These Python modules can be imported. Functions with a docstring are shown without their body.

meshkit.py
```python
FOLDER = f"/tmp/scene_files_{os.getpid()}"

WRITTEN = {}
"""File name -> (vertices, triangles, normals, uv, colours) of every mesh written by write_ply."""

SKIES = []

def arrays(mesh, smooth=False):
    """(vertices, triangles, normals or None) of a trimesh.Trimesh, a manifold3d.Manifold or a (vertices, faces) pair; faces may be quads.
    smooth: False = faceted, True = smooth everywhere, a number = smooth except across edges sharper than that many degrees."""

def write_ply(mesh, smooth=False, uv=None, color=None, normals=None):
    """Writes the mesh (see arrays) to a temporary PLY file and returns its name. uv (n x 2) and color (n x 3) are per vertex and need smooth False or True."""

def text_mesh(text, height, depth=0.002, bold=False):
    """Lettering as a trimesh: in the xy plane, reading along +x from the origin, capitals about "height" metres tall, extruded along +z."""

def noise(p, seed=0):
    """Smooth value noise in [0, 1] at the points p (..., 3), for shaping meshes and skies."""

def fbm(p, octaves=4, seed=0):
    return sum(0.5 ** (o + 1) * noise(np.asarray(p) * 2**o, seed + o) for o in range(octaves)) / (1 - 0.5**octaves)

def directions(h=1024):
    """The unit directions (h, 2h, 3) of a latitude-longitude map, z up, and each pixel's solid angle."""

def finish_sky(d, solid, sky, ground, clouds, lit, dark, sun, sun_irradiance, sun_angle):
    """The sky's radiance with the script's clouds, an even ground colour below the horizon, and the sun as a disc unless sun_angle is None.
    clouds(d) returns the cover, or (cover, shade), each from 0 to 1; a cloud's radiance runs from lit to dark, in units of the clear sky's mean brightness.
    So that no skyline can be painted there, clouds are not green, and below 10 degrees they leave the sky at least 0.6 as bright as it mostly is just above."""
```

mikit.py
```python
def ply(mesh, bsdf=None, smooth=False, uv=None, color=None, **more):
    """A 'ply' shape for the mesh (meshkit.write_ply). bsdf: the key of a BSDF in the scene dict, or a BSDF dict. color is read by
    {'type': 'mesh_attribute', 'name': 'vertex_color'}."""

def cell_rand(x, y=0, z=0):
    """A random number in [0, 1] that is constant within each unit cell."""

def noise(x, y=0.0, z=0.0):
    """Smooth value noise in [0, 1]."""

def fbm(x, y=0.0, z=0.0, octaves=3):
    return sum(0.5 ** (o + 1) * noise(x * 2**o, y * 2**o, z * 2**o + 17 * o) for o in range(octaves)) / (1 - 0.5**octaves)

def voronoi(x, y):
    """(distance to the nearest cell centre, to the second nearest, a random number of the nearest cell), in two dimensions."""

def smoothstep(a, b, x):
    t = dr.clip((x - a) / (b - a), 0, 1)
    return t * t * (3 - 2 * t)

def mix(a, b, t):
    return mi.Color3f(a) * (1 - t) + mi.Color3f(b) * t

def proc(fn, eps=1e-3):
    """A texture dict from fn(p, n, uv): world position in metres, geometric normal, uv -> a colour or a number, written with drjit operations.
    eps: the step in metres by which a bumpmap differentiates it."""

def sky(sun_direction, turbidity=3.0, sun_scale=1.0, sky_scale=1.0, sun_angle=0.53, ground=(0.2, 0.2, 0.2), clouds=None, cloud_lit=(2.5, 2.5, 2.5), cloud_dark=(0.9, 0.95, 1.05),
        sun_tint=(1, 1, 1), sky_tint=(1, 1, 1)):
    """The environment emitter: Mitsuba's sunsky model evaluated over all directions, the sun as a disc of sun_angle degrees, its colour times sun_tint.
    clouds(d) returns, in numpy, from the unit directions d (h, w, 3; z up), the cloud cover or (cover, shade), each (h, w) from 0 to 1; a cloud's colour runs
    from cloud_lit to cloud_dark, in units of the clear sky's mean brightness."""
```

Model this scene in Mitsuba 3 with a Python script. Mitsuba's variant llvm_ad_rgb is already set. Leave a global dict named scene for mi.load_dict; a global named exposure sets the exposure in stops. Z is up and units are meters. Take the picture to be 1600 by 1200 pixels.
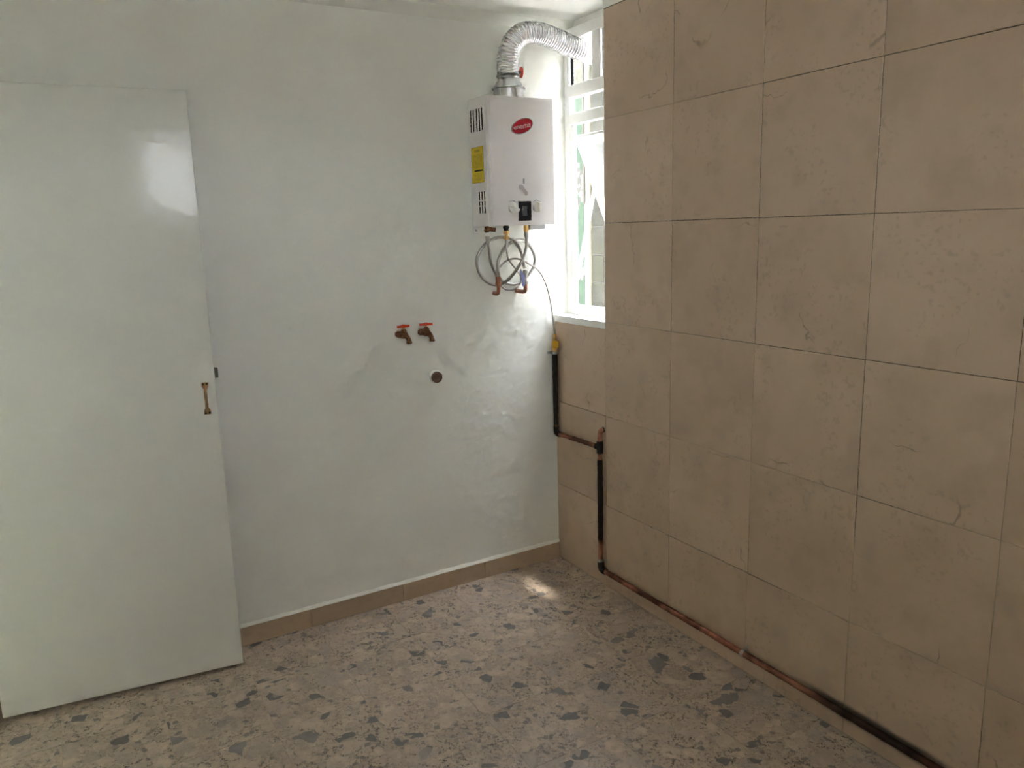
import math, random
import numpy as np, trimesh, manifold3d as m3
import shapely
from shapely.geometry import Polygon, Point, box as sbox
import drjit as dr
import mitsuba as mi
import mikit, meshkit
from mikit import proc, noise, fbm, voronoi, cell_rand, smoothstep, mix

random.seed(7); np.random.seed(7)
T = mi.ScalarTransform4f
scene, labels = {}, {}
PI = math.pi

# ------------------------------------------------------------------ camera, sky, sun, exposure
CAM = np.array([-1.91323, -2.91342, 1.56362])
FWD = np.array([0.48934891, 0.8491768, -0.19858605])
DOWN = np.array([-0.12630898, -0.15629934, -0.9796002])
scene['camera'] = {'type': 'perspective', 'fov': 67.4859, 'fov_axis': 'x', 'near_clip': 0.05, 'far_clip': 200.0,
                   'to_world': T().look_at(origin=CAM.tolist(), target=(CAM + FWD).tolist(), up=(-DOWN).tolist())}
SUN = np.array([0.190, 0.006, 0.981])


def cloud_cover(d):
    n = meshkit.fbm(d * 3.0 + 5.0, 4)
    away = np.degrees(np.arccos(np.clip(d @ (SUN / np.linalg.norm(SUN)), -1, 1)))   # the overcast is brightest around the hidden sun
    glow = np.exp(-(away / 12.0) ** 2)
    return np.ones(d.shape[:2]) * 0.95, np.clip(1 - glow, 0, 1) * (0.975 + 0.05 * (n - 0.5))


scene['sky'] = mikit.sky(SUN, turbidity=4.0, sun_scale=0.16, sky_scale=1.0, sun_angle=5.0, ground=(0.25, 0.24, 0.22), clouds=cloud_cover,
                         cloud_lit=(16.0, 16.6, 17.6), cloud_dark=(1.12, 1.19, 1.30), sun_tint=(0.9, 0.98, 1.1))
exposure = 6.92

# ------------------------------------------------------------------ dimensions (metres); corner of room at the origin
TS = 0.4              # wall tile
H0, W0 = 0.3735, 0.3785   # bottom tile row, width of the tiles between the corner and the window's edge
CEIL, TILETOP = 2.42, 2.3735
SILL = 1.1735
XL, YR = -2.30, -3.62     # left wall, rear wall


# ------------------------------------------------------------------ helpers
def mesh_of(man):
    m = man.to_mesh()
    return trimesh.Trimesh(np.array(m.vert_properties[:, :3]), np.array(m.tri_verts), process=False)


def man_of(mesh):
    return m3.Manifold(m3.Mesh(np.asarray(mesh.vertices, np.float32), np.asarray(mesh.faces, np.uint32)))


def box(x0, x1, y0, y1, z0, z1):
    b = trimesh.creation.box((abs(x1 - x0), abs(y1 - y0), abs(z1 - z0)))
    b.apply_translation(((x0 + x1) / 2, (y0 + y1) / 2, (z0 + z1) / 2))
    return b


def bevel_box(x0, x1, y0, y1, z0, z1, c=0.002):
    """box with chamfered edges, as the hull of three inset boxes"""
    x0, x1 = sorted((x0, x1)); y0, y1 = sorted((y0, y1)); z0, z1 = sorted((z0, z1))
    pts = []
    for a, b, d in ((0, c, c), (c, 0, c), (c, c, 0)):
        for x in (x0 + a, x1 - a):
            for y in (y0 + b, y1 - b):
                for z in (z0 + d, z1 - d):
                    pts.append((x, y, z))
    return trimesh.convex.convex_hull(np.array(pts))


def rounded_box(x0, x1, y0, y1, z0, z1, r, seg=20):
    s = m3.Manifold.sphere(r, seg)
    return mesh_of(m3.Manifold.batch_hull([s.translate((x, y, z)) for x in (x0 + r, x1 - r) for y in (y0 + r, y1 - r) for z in (z0 + r, z1 - r)]))


def join(*ms):
    return trimesh.util.concatenate([m for m in ms])


def align(axis):
    return trimesh.geometry.align_vectors([0, 0, 1], np.asarray(axis, float) / np.linalg.norm(axis))


def lathe(profile, origin=(0, 0, 0), axis=(0, 0, 1), n=32):
    """profile: (radius, height) pairs along the axis; closed at both ends if radii there are zero"""
    m = trimesh.creation.revolve(np.array(profile, float), sections=n)
    M = align(axis); M[:3, 3] = origin
    m.apply_transform(M)
    if m.volume < 0:
        m.invert()
    return m


def rod(a, b, r, n=24, c=0.001):
    a, b = np.asarray(a, float), np.asarray(b, float)
    L = np.linalg.norm(b - a)
    return lathe([(0, 0), (r - c, 0), (r, c), (r, L - c), (r - c, L), (0, L)], a, b - a, n)


def prism(n, r, h, origin, axis, rot=0.0):
    """a hexagon nut and the like"""
    p = Polygon([(r * math.cos(rot + 2 * PI * k / n), r * math.sin(rot + 2 * PI * k / n)) for k in range(n)])
    m = trimesh.creation.extrude_polygon(p, h)
    M = align(axis); M[:3, 3] = origin
    m.apply_transform(M)
    return m


def spline(pts, step=0.004):
    """centripetal Catmull-Rom resampled at an even step"""
    P = np.asarray(pts, float)
    P = np.vstack([2 * P[0] - P[1], P, 2 * P[-1] - P[-2]])
    out = []
    for i in range(1, len(P) - 2):
        p0, p1, p2, p3 = P[i - 1:i + 3]
        t0 = 0.0
        t1 = t0 + np.linalg.norm(p1 - p0) ** 0.5; t2 = t1 + np.linalg.norm(p2 - p1) ** 0.5; t3 = t2 + np.linalg.norm(p3 - p2) ** 0.5
        for t in np.linspace(t1, t2, 40, endpoint=False):
            a1 = (t1 - t) / (t1 - t0) * p0 + (t - t0) / (t1 - t0) * p1
            a2 = (t2 - t) / (t2 - t1) * p1 + (t - t1) / (t2 - t1) * p2
            a3 = (t3 - t) / (t3 - t2) * p2 + (t - t2) / (t3 - t2) * p3
            b1 = (t2 - t) / (t2 - t0) * a1 + (t - t0) / (t2 - t0) * a2
            b2 = (t3 - t) / (t3 - t1) * a2 + (t - t1) / (t3 - t1) * a3
            out.append((t2 - t) / (t2 - t1) * b1 + (t - t1) / (t2 - t1) * b2)
    out.append(P[-2])
    out = np.array(out)
    s = np.r_[0, np.cumsum(np.linalg.norm(np.diff(out, axis=0), axis=1))]
    n = max(2, int(s[-1] / step) + 1)
    q = np.linspace(0, s[-1], n)
    return np.stack([np.interp(q, s, out[:, k]) for k in range(3)], 1), q


def sweep(points, radius, sides=16, cap=True):
    """tube along points, radius a number or one per point; parallel-transported frame"""
    p = np.asarray(points, float)
    r = np.broadcast_to(radius, (len(p),))
    t = np.gradient(p, axis=0); t /= np.linalg.norm(t, axis=1, keepdims=True)
    a = np.cross(t[0], [0, 0, 1] if abs(t[0][2]) < 0.9 else [1, 0, 0]); a /= np.linalg.norm(a)
    A = [a]
    for k in range(1, len(p)):
        a = A[-1] - t[k] * (A[-1] @ t[k]); A.append(a / np.linalg.norm(a))
    A = np.array(A); B = np.cross(t, A)
    ang = np.arange(sides) * 2 * PI / sides
    v = p[:, None] + r[:, None, None] * (np.cos(ang)[None, :, None] * A[:, None] + np.sin(ang)[None, :, None] * B[:, None])
    i, j = np.meshgrid(np.arange(len(p) - 1), np.arange(sides), indexing='ij')
    q = np.stack([i * sides + j, i * sides + (j + 1) % sides, (i + 1) * sides + (j + 1) % sides, (i + 1) * sides + j], -1).reshape(-1, 4)
    f = np.vstack([q[:, [0, 1, 2]], q[:, [0, 2, 3]]])
    V = v.reshape(-1, 3)
    if cap:
        n = len(V); V = np.vstack([V, p[:1], p[-1:]])
        k = np.arange(sides)
        f = np.vstack([f, np.stack([k * 0 + n, (k + 1) % sides, k], 1), np.stack([k * 0 + n + 1, (len(p) - 1) * sides + k, (len(p) - 1) * sides + (k + 1) % sides], 1)])
    m = trimesh.Trimesh(V, f, process=False)
    if m.volume < 0:
        m.invert()
    return m


def numbered(key):
    if key not in scene and key not in labels:
        return key
    k = 1
    while f'{key}_{k:03d}' in scene or f'{key}_{k:03d}' in labels:
        k += 1
    return f'{key}_{k:03d}'


def put(key, mesh, bsdf, smooth=30, label=None, kind=None, **more):
    key = numbered(key)
    scene[key] = mikit.ply(mesh, bsdf, smooth=smooth, **more)
    if label or kind:
        labels[key] = {}
        if label: labels[key]['label'] = label
        if kind: labels[key]['kind'] = kind
    return key


def part(parent, name, mesh, bsdf, smooth=30, label=None, kind=None, **more):
    return put(parent + '__' + name, mesh, bsdf, smooth, label, kind, **more)


def thing(name, label, cat, group=None, kind=None):
    key = numbered(name)
    labels[key] = {'label': label}
    if cat: labels[key]['category'] = cat
    if group: labels[key]['group'] = group
    if kind: labels[key]['kind'] = kind
    return key


def structure(name, label=None):
    labels[name] = {'kind': 'structure', **({'label': label} if label else {})}
    return name


# ------------------------------------------------------------------ materials
def mat(name, base, rough=0.5, metallic=0.0, spec=0.5, bump=None, bump_scale=1.0, **more):
    b = {'type': 'principled', 'base_color': base if isinstance(base, dict) else {'type': 'rgb', 'value': list(base)},
         'roughness': rough if isinstance(rough, dict) else float(rough), 'metallic': float(metallic), 'specular': float(spec), **more}
    if bump is not None:
        b = {'type': 'bumpmap', 'arbitrary': bump, 'scale': float(bump_scale), 'bsdf': b}
    scene[name] = {'type': 'twosided', 'bsdf': b}
    return name


def plaster_bump(p, n, uv):
    big = noise(p.x * 9 + 3, p.y * 9, p.z * 9) * 0.0008
    mid = fbm(p.x * 45, p.y * 45, p.z * 45, octaves=2) * 0.0007
    fine = noise(p.x * 140, p.y * 140, p.z * 140) * 0.0006
    return big + mid + fine


def plaster_color(p, n, uv):
    c = fbm(p.x * 2.2 + 7, p.y * 2.2, p.z * 2.2, octaves=3)
    return mix([0.69, 0.695, 0.64], [0.75, 0.755, 0.70], c)


mat('m_plaster', proc(plaster_color), 0.62, spec=0.3, bump=proc(plaster_bump, 2e-3), bump_scale=1.0)
mat('m_ceiling', (0.80, 0.80, 0.765), 0.7, spec=0.2)
mat('m_outer', (0.55, 0.53, 0.48), 0.9, spec=0.1)


def tile_color(p, n, uv):
    cy = dr.floor((-p.y - W0) / TS); cz = dr.floor((p.z - H0) / TS)
    r1 = cell_rand(cy, cz, 3); r2 = cell_rand(cy, cz, 9); r3 = cell_rand(cy, cz, 14)
    # every tile shows another cut of the stone: offset and quarter turn
    flip = dr.select(r3 > 0.5, 1.0, -1.0)
    u = (p.y - p.x) * flip + r1 * 31.0
    v = p.z * dr.select(r2 > 0.5, 1.0, -1.0) + r2 * 47.0
    a = fbm(u * 4.0, v * 4.0, 1.0, octaves=4)
    b = fbm(u * 15.0 + 11, v * 15.0, 2.0, octaves=3)
    col = mix([0.472, 0.350, 0.248], [0.508, 0.382, 0.277], smoothstep(0.25, 0.75, a))
    col = col * (1.0 - 0.07 * smoothstep(0.45, 0.85, b))
    col = col * (0.97 + 0.06 * r1)
    # fossil smears and pits
    sp = fbm(u * 85 + 3, v * 85, 4.0, octaves=2)
    cl = smoothstep(0.50, 0.66, fbm(u * 7 + 20, v * 7, 8.0, octaves=2))
    col = col * (1.0 - 0.13 * smoothstep(0.60, 0.85, sp) * cl)
    # fine brown veins
    wx = u + 0.10 * (fbm(u * 8, v * 8, 5.0) - 0.5) + 0.030 * (fbm(u * 45, v * 45, 5.5, octaves=2) - 0.5)
    wz = v + 0.10 * (fbm(u * 8 + 9, v * 8, 6.0) - 0.5) + 0.030 * (fbm(u * 45 + 4, v * 45, 6.5, octaves=2) - 0.5)
    ve = dr.abs(noise(wx * 3.6 + 40, wz * 3.6, 7.0) - 0.5)
    br = smoothstep(0.60, 0.76, noise(u * 11 + 70, v * 11, 3.0))
    k = (1.0 - smoothstep(0.001, 0.006, ve)) * br * (0.4 + 0.6 * noise(u * 60, v * 60, 1.0))
    col = mix(col, mi.Color3f(0.20, 0.135, 0.085), 0.75 * k)
    # soot left on the stone by the torch, above the blackened stretch of pipe
    along = smoothstep(-1.36, -1.56, p.y) * (1 - smoothstep(-1.80, -1.98, p.y))
    up = (1 - smoothstep(0.008, 0.022 + 0.012 * fbm(p.y * 20, p.z * 9, 3.0), p.z - 0.080)) * smoothstep(0.040, 0.066, p.z)
    return mix(col, mi.Color3f(0.03, 0.025, 0.02), 0.85 * along * up)


mat('m_tile', proc(tile_color), 0.34, spec=0.45, bump=proc(lambda p, n, uv: 0.0006 * fbm(p.x * 14, p.y * 14, p.z * 14, octaves=2), 3e-3))


def grout_color(p, n, uv):
    k = smoothstep(0.5, 0.68, noise(p.x * 2.6, p.y * 2.6 + 4, p.z * 2.6))
    return mix([0.10, 0.078, 0.056], [0.36, 0.295, 0.22], k)


mat('m_grout', proc(grout_color), 0.9, spec=0.1)


def skirt_color(p, n, uv):
    r = cell_rand(dr.floor((p.x + 0.01) / TS), 5, 1)
    a = fbm(p.x * 6 + r * 30, p.y * 6, p.z * 6 + r * 9, octaves=3)
    b = fbm(p.x * 40 + r * 30, p.y * 40, p.z * 40, octaves=2)
    return mix([0.36, 0.255, 0.165], [0.44, 0.33, 0.23], a) * (0.96 + 0.1 * r) * (1 - 0.08 * smoothstep(0.5, 0.8, b))


mat('m_skirting', proc(skirt_color), 0.4, spec=0.4)


def terrazzo(p, n, uv):
    cx = dr.floor(p.x / 0.3); cy = dr.floor(p.y / 0.3)
    r1 = cell_rand(cx, cy, 2); r2 = cell_rand(cx, cy, 6)
    x = p.x + r1 * 37.0; y = p.y + r2 * 53.0
    w1 = (fbm(x * 26, y * 26, 1.0) - 0.5); w2 = (fbm(x * 26 + 8, y * 26, 2.0) - 0.5)
    # cement ground with fine grit
    grit = noise(x * 210, y * 210, 3.0)
    col = mix([0.31, 0.255, 0.20], [0.39, 0.325, 0.26], fbm(x * 9, y * 9, 4.0))
    col = col * (0.86 + 0.28 * grit)
    d1, d2, c = voronoi(x * 150 + 1.5 * noise(x * 400, y * 400, 8.0), y * 150 + 1.5 * noise(x * 400, y * 400, 12.0))
    dens = smoothstep(0.40, 0.62, fbm(x * 8 + 4, y * 8, 9.0, octaves=2))
    k = (1 - smoothstep(0.10 + 0.7 * c, 0.28 + 0.8 * c, d1)) * dr.select(c < 0.44, 1.0, 0.0) * (0.45 + 0.55 * dens)
    col = mix(col, [0.035, 0.03, 0.026], 0.85 * k)
    k = (1 - smoothstep(0.2, 0.4, d1)) * dr.select(c > 0.965, 1.0, 0.0)
    col = mix(col, [0.55, 0.52, 0.46], 0.8 * k)
    # small marble crumbs
    d1, d2, c = voronoi((x + 0.010 * w1) * 62, (y + 0.010 * w2) * 62)
    k = smoothstep(0.10, 0.17, d2 - d1) * dr.select(c < 0.42, 1.0, 0.0)
    cc = mix([0.40, 0.34, 0.265], [0.15, 0.14, 0.125], smoothstep(0.33, 0.36, c))
    col = mix(col, cc, 0.75 * k)
    # chips the size of a thumb
    d1, d2, c = voronoi((x + 0.030 * w2) * 24 + 5, (y + 0.030 * w1) * 24)
    k = smoothstep(0.12, 0.17, d2 - d1) * dr.select(c < 0.40, 1.0, 0.0)
    cc = mix([0.44, 0.37, 0.29], [0.31, 0.26, 0.21], smoothstep(0.14, 0.20, c))
    cc = mix(cc, mi.Color3f(0.125, 0.124, 0.12), smoothstep(0.345, 0.35, c))
    vein = fbm(x * 60, y * 60, 6.0)
    col = mix(col, cc * (0.80 + 0.4 * vein), (0.66 + 0.26 * smoothstep(0.345, 0.35, c)) * k)
    # big marble slabs
    d1, d2, c = voronoi((x + 0.05 * w1) * 13.5 + 9, (y + 0.05 * w2) * 13.5 + 3)
    k = smoothstep(0.20, 0.25, d2 - d1) * dr.select(c < 0.46, 1.0, 0.0)
    cc = mix([0.43, 0.36, 0.285], [0.33, 0.285, 0.245], smoothstep(0.15, 0.22, c))
    cc = mix(cc, mi.Color3f(0.165, 0.162, 0.158), smoothstep(0.425, 0.43, c))
    vein = fbm(x * 24 + 6, y * 24, 7.0, octaves=4)
    col = mix(col, cc * (0.72 + 0.56 * vein), (0.60 + 0.30 * smoothstep(0.425, 0.43, c)) * k)
    # wear over the whole floor
    return col * mi.Color3f(1.10, 1.06, 1.06) * (0.90 + 0.20 * fbm(p.x * 5, p.y * 5, 2.0, octaves=4))


mat('m_terrazzo', proc(terrazzo), proc(lambda p, n, uv: 0.34 + 0.16 * fbm(p.x * 18, p.y * 18, 1.0)), spec=0.5)
mat('m_floor_joint', (0.40, 0.325, 0.245), 0.8, spec=0.2)


def enamel_bump(p, n, uv):
    return 0.0011 * noise(p.x * 6, p.y * 6, p.z * 3.2) + 0.0005 * fbm(p.x * 34, p.y * 34, p.z * 22, octaves=2)


mat('m_door', (0.63, 0.625, 0.575), 0.10, spec=0.13, bump=proc(enamel_bump, 2e-3))
mat('m_white_metal', (0.80, 0.80, 0.78), 0.35, spec=0.5)
mat('m_white_paint', (0.80, 0.80, 0.77), 0.5, spec=0.4)
mat('m_bead', (0.74, 0.74, 0.68), 0.5, spec=0.4)
mat('m_cabinet', (0.72, 0.695, 0.685), 0.28, spec=0.5)
mat('m_white_plastic', (0.78, 0.76, 0.72), 0.35, spec=0.5)
mat('m_black', (0.008, 0.008, 0.009), 0.25, spec=0.25)
mat('m_dark', (0.012, 0.012, 0.012), 0.9, spec=0.05)
mat('m_lcd', (0.075, 0.08, 0.085), 0.2, spec=0.5)
mat('m_red_badge', (0.34, 0.012, 0.022), 0.25, spec=0.5)
mat('m_silver', (0.66, 0.65, 0.63), 0.3, metallic=0.6)
mat('m_grey_print', (0.30, 0.29, 0.28), 0.5)
mat('m_port', (0.42, 0.36, 0.35), 0.12, spec=0.6)
mat('m_yellow', (0.62, 0.46, 0.02), 0.45, spec=0.4)
mat('m_yellow_print', (0.33, 0.22, 0.012), 0.5, spec=0.3)
mat('m_yellow_handle', (0.62, 0.36, 0.02), 0.4, spec=0.4)
scene['m_aluminium'] = {'type': 'twosided', 'bsdf': {'type': 'roughconductor', 'material': 'Al', 'alpha': 0.22, 'specular_reflectance': {'type': 'rgb', 'value': [0.86, 0.86, 0.86]}}}
scene['m_galvanised'] = {'type': 'twosided', 'bsdf': {'type': 'roughconductor', 'material': 'Al', 'alpha': 0.16, 'specular_reflectance': {'type': 'rgb', 'value': [0.72, 0.73, 0.73]}}}


def braid_bump(p, n, uv):
    return 0.0009 * noise(p.x * 700, p.y * 700, p.z * 500)


mat('m_braid', proc(lambda p, n, uv: mix([0.34, 0.33, 0.31], [0.56, 0.55, 0.52], noise(p.x * 600, p.y * 600, p.z * 600))), 0.30, metallic=0.8, spec=0.5)
mat('m_steel', (0.42, 0.40, 0.37), 0.36, metallic=0.85)
mat('m_grey_metal', (0.34, 0.34, 0.34), 0.5, metallic=0.5)
mat('m_brass', (0.72, 0.47, 0.17), 0.32, metallic=0.9)


def old_brass(p, n, uv):
    k = fbm(p.x * 130, p.y * 130, p.z * 130)
    return mix([0.075, 0.032, 0.018], [0.27, 0.125, 0.055], smoothstep(0.3, 0.75, k))


mat('m_old_brass', proc(old_brass), 0.42, metallic=0.75)


def copper_color(p, n, uv):
    k = fbm(p.x * 26 + 3, p.y * 26, p.z * 26)
    s = smoothstep(0.42, 0.66, fbm(p.x * 9, p.y * 9 + 6, p.z * 9))
    c = mix([0.24, 0.085, 0.05], [0.50, 0.23, 0.14], smoothstep(0.3, 0.7, k))
    c = mix(c, mi.Color3f(0.06, 0.026, 0.018), 0.85 * s)
    burnt = smoothstep(-1.22, -1.62, p.y + 0.10 * (noise(p.y * 30, p.z * 30, 2.0) - 0.5)) * (1 - smoothstep(-1.80, -1.92, p.y))
    return mix(c, mi.Color3f(0.012, 0.010, 0.009), 0.95 * burnt)


mat('m_copper', proc(copper_color), 0.36, metallic=0.85)
mat('m_new_copper', proc(lambda p, n, uv: mix([0.26, 0.095, 0.055], [0.52, 0.24, 0.15], fbm(p.x * 120, p.y * 120, p.z * 120))), 0.34, metallic=0.8)
mat('m_soot', proc(lambda p, n, uv: mix([0.008, 0.007, 0.006], [0.026, 0.019, 0.015], fbm(p.x * 60, p.y * 60, p.z * 60))), 0.5, spec=0.2)
mat('m_rust', proc(lambda p, n, uv: mix([0.06, 0.03, 0.02], [0.26, 0.16, 0.12], fbm(p.x * 120, p.y * 120, p.z * 120))), 0.4, metallic=0.4)
mat('m_red_handle', (0.60, 0.060, 0.022), 0.42, spec=0.5)
mat('m_blue_handle', (0.004, 0.012, 0.13), 0.35, spec=0.5)
mat('m_handle_brass', proc(lambda p, n, uv: mix([0.16, 0.08, 0.035], [0.50, 0.31, 0.14], fbm(p.x * 80, p.y * 80, p.z * 55))), 0.34, metallic=0.8)
mat('m_dark_steel', (0.09, 0.085, 0.075), 0.5, metallic=0.6)
scene['m_pane'] = {'type': 'thindielectric', 'int_ior': 1.5}
# dusty glass of the tilted sash and of the lower lights
scene['m_dusty_pane'] = {'type': 'blendbsdf', 'weight': 0.05, 'a': {'type': 'thindielectric', 'int_ior': 1.5},
                         'b': {'type': 'principledthin', 'base_color': {'type': 'rgb', 'value': [0.72, 0.76, 0.80]}, 'roughness': 0.6, 'diff_trans': 1.2, 'spec_trans': 0.0}}


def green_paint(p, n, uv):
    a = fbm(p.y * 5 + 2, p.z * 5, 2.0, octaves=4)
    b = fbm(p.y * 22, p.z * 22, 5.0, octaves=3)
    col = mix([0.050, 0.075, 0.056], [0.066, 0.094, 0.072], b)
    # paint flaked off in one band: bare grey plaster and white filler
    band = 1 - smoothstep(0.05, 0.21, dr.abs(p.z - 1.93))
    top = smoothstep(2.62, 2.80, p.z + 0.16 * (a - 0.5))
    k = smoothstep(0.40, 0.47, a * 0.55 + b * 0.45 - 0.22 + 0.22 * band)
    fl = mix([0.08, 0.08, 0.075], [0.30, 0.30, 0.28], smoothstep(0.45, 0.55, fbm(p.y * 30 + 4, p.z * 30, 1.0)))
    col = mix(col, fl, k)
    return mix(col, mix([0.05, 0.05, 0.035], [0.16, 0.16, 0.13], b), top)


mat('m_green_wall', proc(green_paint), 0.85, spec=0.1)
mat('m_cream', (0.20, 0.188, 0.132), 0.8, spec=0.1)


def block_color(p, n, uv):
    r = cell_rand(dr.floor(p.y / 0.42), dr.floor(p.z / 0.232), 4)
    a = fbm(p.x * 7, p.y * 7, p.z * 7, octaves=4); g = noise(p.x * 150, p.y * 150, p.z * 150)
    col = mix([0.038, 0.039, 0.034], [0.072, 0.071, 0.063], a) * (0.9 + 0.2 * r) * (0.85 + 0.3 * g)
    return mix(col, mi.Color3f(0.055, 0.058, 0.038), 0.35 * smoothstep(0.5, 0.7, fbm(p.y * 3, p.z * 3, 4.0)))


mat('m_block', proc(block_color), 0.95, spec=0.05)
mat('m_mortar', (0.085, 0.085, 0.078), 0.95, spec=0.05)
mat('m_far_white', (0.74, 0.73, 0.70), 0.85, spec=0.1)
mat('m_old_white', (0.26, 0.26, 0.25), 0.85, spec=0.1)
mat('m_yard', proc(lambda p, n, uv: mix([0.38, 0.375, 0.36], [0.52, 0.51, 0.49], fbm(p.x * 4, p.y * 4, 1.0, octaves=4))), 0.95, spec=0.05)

# ------------------------------------------------------------------ room shell
WT = 0.15
# the trowelled plaster is real relief: a fine grid of lumps about a millimetre high
gx, gz = np.arange(XL - 0.01, 0.0985, 0.0058), np.arange(0.0, CEIL + 0.004, 0.0058)
X, Z = np.meshgrid(gx, gz, indexing='ij')
Q = np.stack([X, np.zeros_like(X), Z], -1)
relief = 0.0030 * (meshkit.fbm(Q * 4.0 + 3, 3, 5) - 0.5) + 0.0042 * (meshkit.fbm(Q * 34.0 + 9, 2, 2) - 0.5) + 0.0016 * (meshkit.noise(Q * 80.0, 7) - 0.5)
ii = np.arange(X.size).reshape(X.shape)
quads = np.stack([ii[:-1, :-1], ii[1:, :-1], ii[1:, 1:], ii[:-1, 1:]], -1).reshape(-1, 4)
plaster = trimesh.Trimesh(np.stack([X, -0.0015 + relief, Z], -1).reshape(-1, 3), np.vstack([quads[:, [0, 1, 2]], quads[:, [0, 2, 3]]]), process=False)
put('wall_back', join(plaster, box(XL - WT, 0.098, 0.0015, WT, -0.1, CEIL), box(0.10, WT, 0, WT, 2.386, CEIL)), 'm_plaster', 40, kind='structure', label='white painted plaster wall behind the water heater')
put('ceiling', box(XL - WT, WT, YR - WT, WT, CEIL, CEIL + 0.22), 'm_ceiling', False, kind='structure', label='white ceiling')

cove = trimesh.creation.extrude_polygon(Polygon([(0.001, 2.376), (-0.004, 2.378), (-0.040, 2.412), (-0.042, CEIL + .001), (0.001, CEIL + .001)]), WT - XL)
cove.apply_transform(np.array([[0, 0, 1, XL], [1, 0, 0, 0], [0, 1, 0, 0], [0, 0, 0, 1.0]]))
put('trim_1', cove, 'm_plaster', False, kind='structure', label='sloping plaster trim where white wall meets ceiling')

# right wall: backing with the window's opening between the corner and y = -W0
structure('wall_right', 'wall clad in beige stone tiles')
wr = join(box(0.002, WT, YR - WT, -W0, -0.1, CEIL), box(0.002, WT, -W0, 0, -0.1, SILL - 0.03), box(0.125, WT, -W0, 0, 2.366, CEIL))
scene['wall_right'] = mikit.ply(join(wr, box(0.0, 0.003, YR, -W0, TILETOP + 0.001, CEIL)), 'm_grout', False)
strip = box(-0.0005, 0.0025, YR, -W0 + 0.0, TILETOP + 0.0015, CEIL)
part('wall_right', 'plaster_strip', strip, 'm_plaster', False)
part('wall_right', 'reveal', join(box(0.0, WT + 0.001, -W0 - 0.004, -W0, SILL - 0.03, CEIL)), 'm_white_paint', False)
part('wall_right', 'lintel', box(0.1025, WT + 0.001, -W0, 0, 2.366, CEIL), 'm_white_paint', False)


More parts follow.
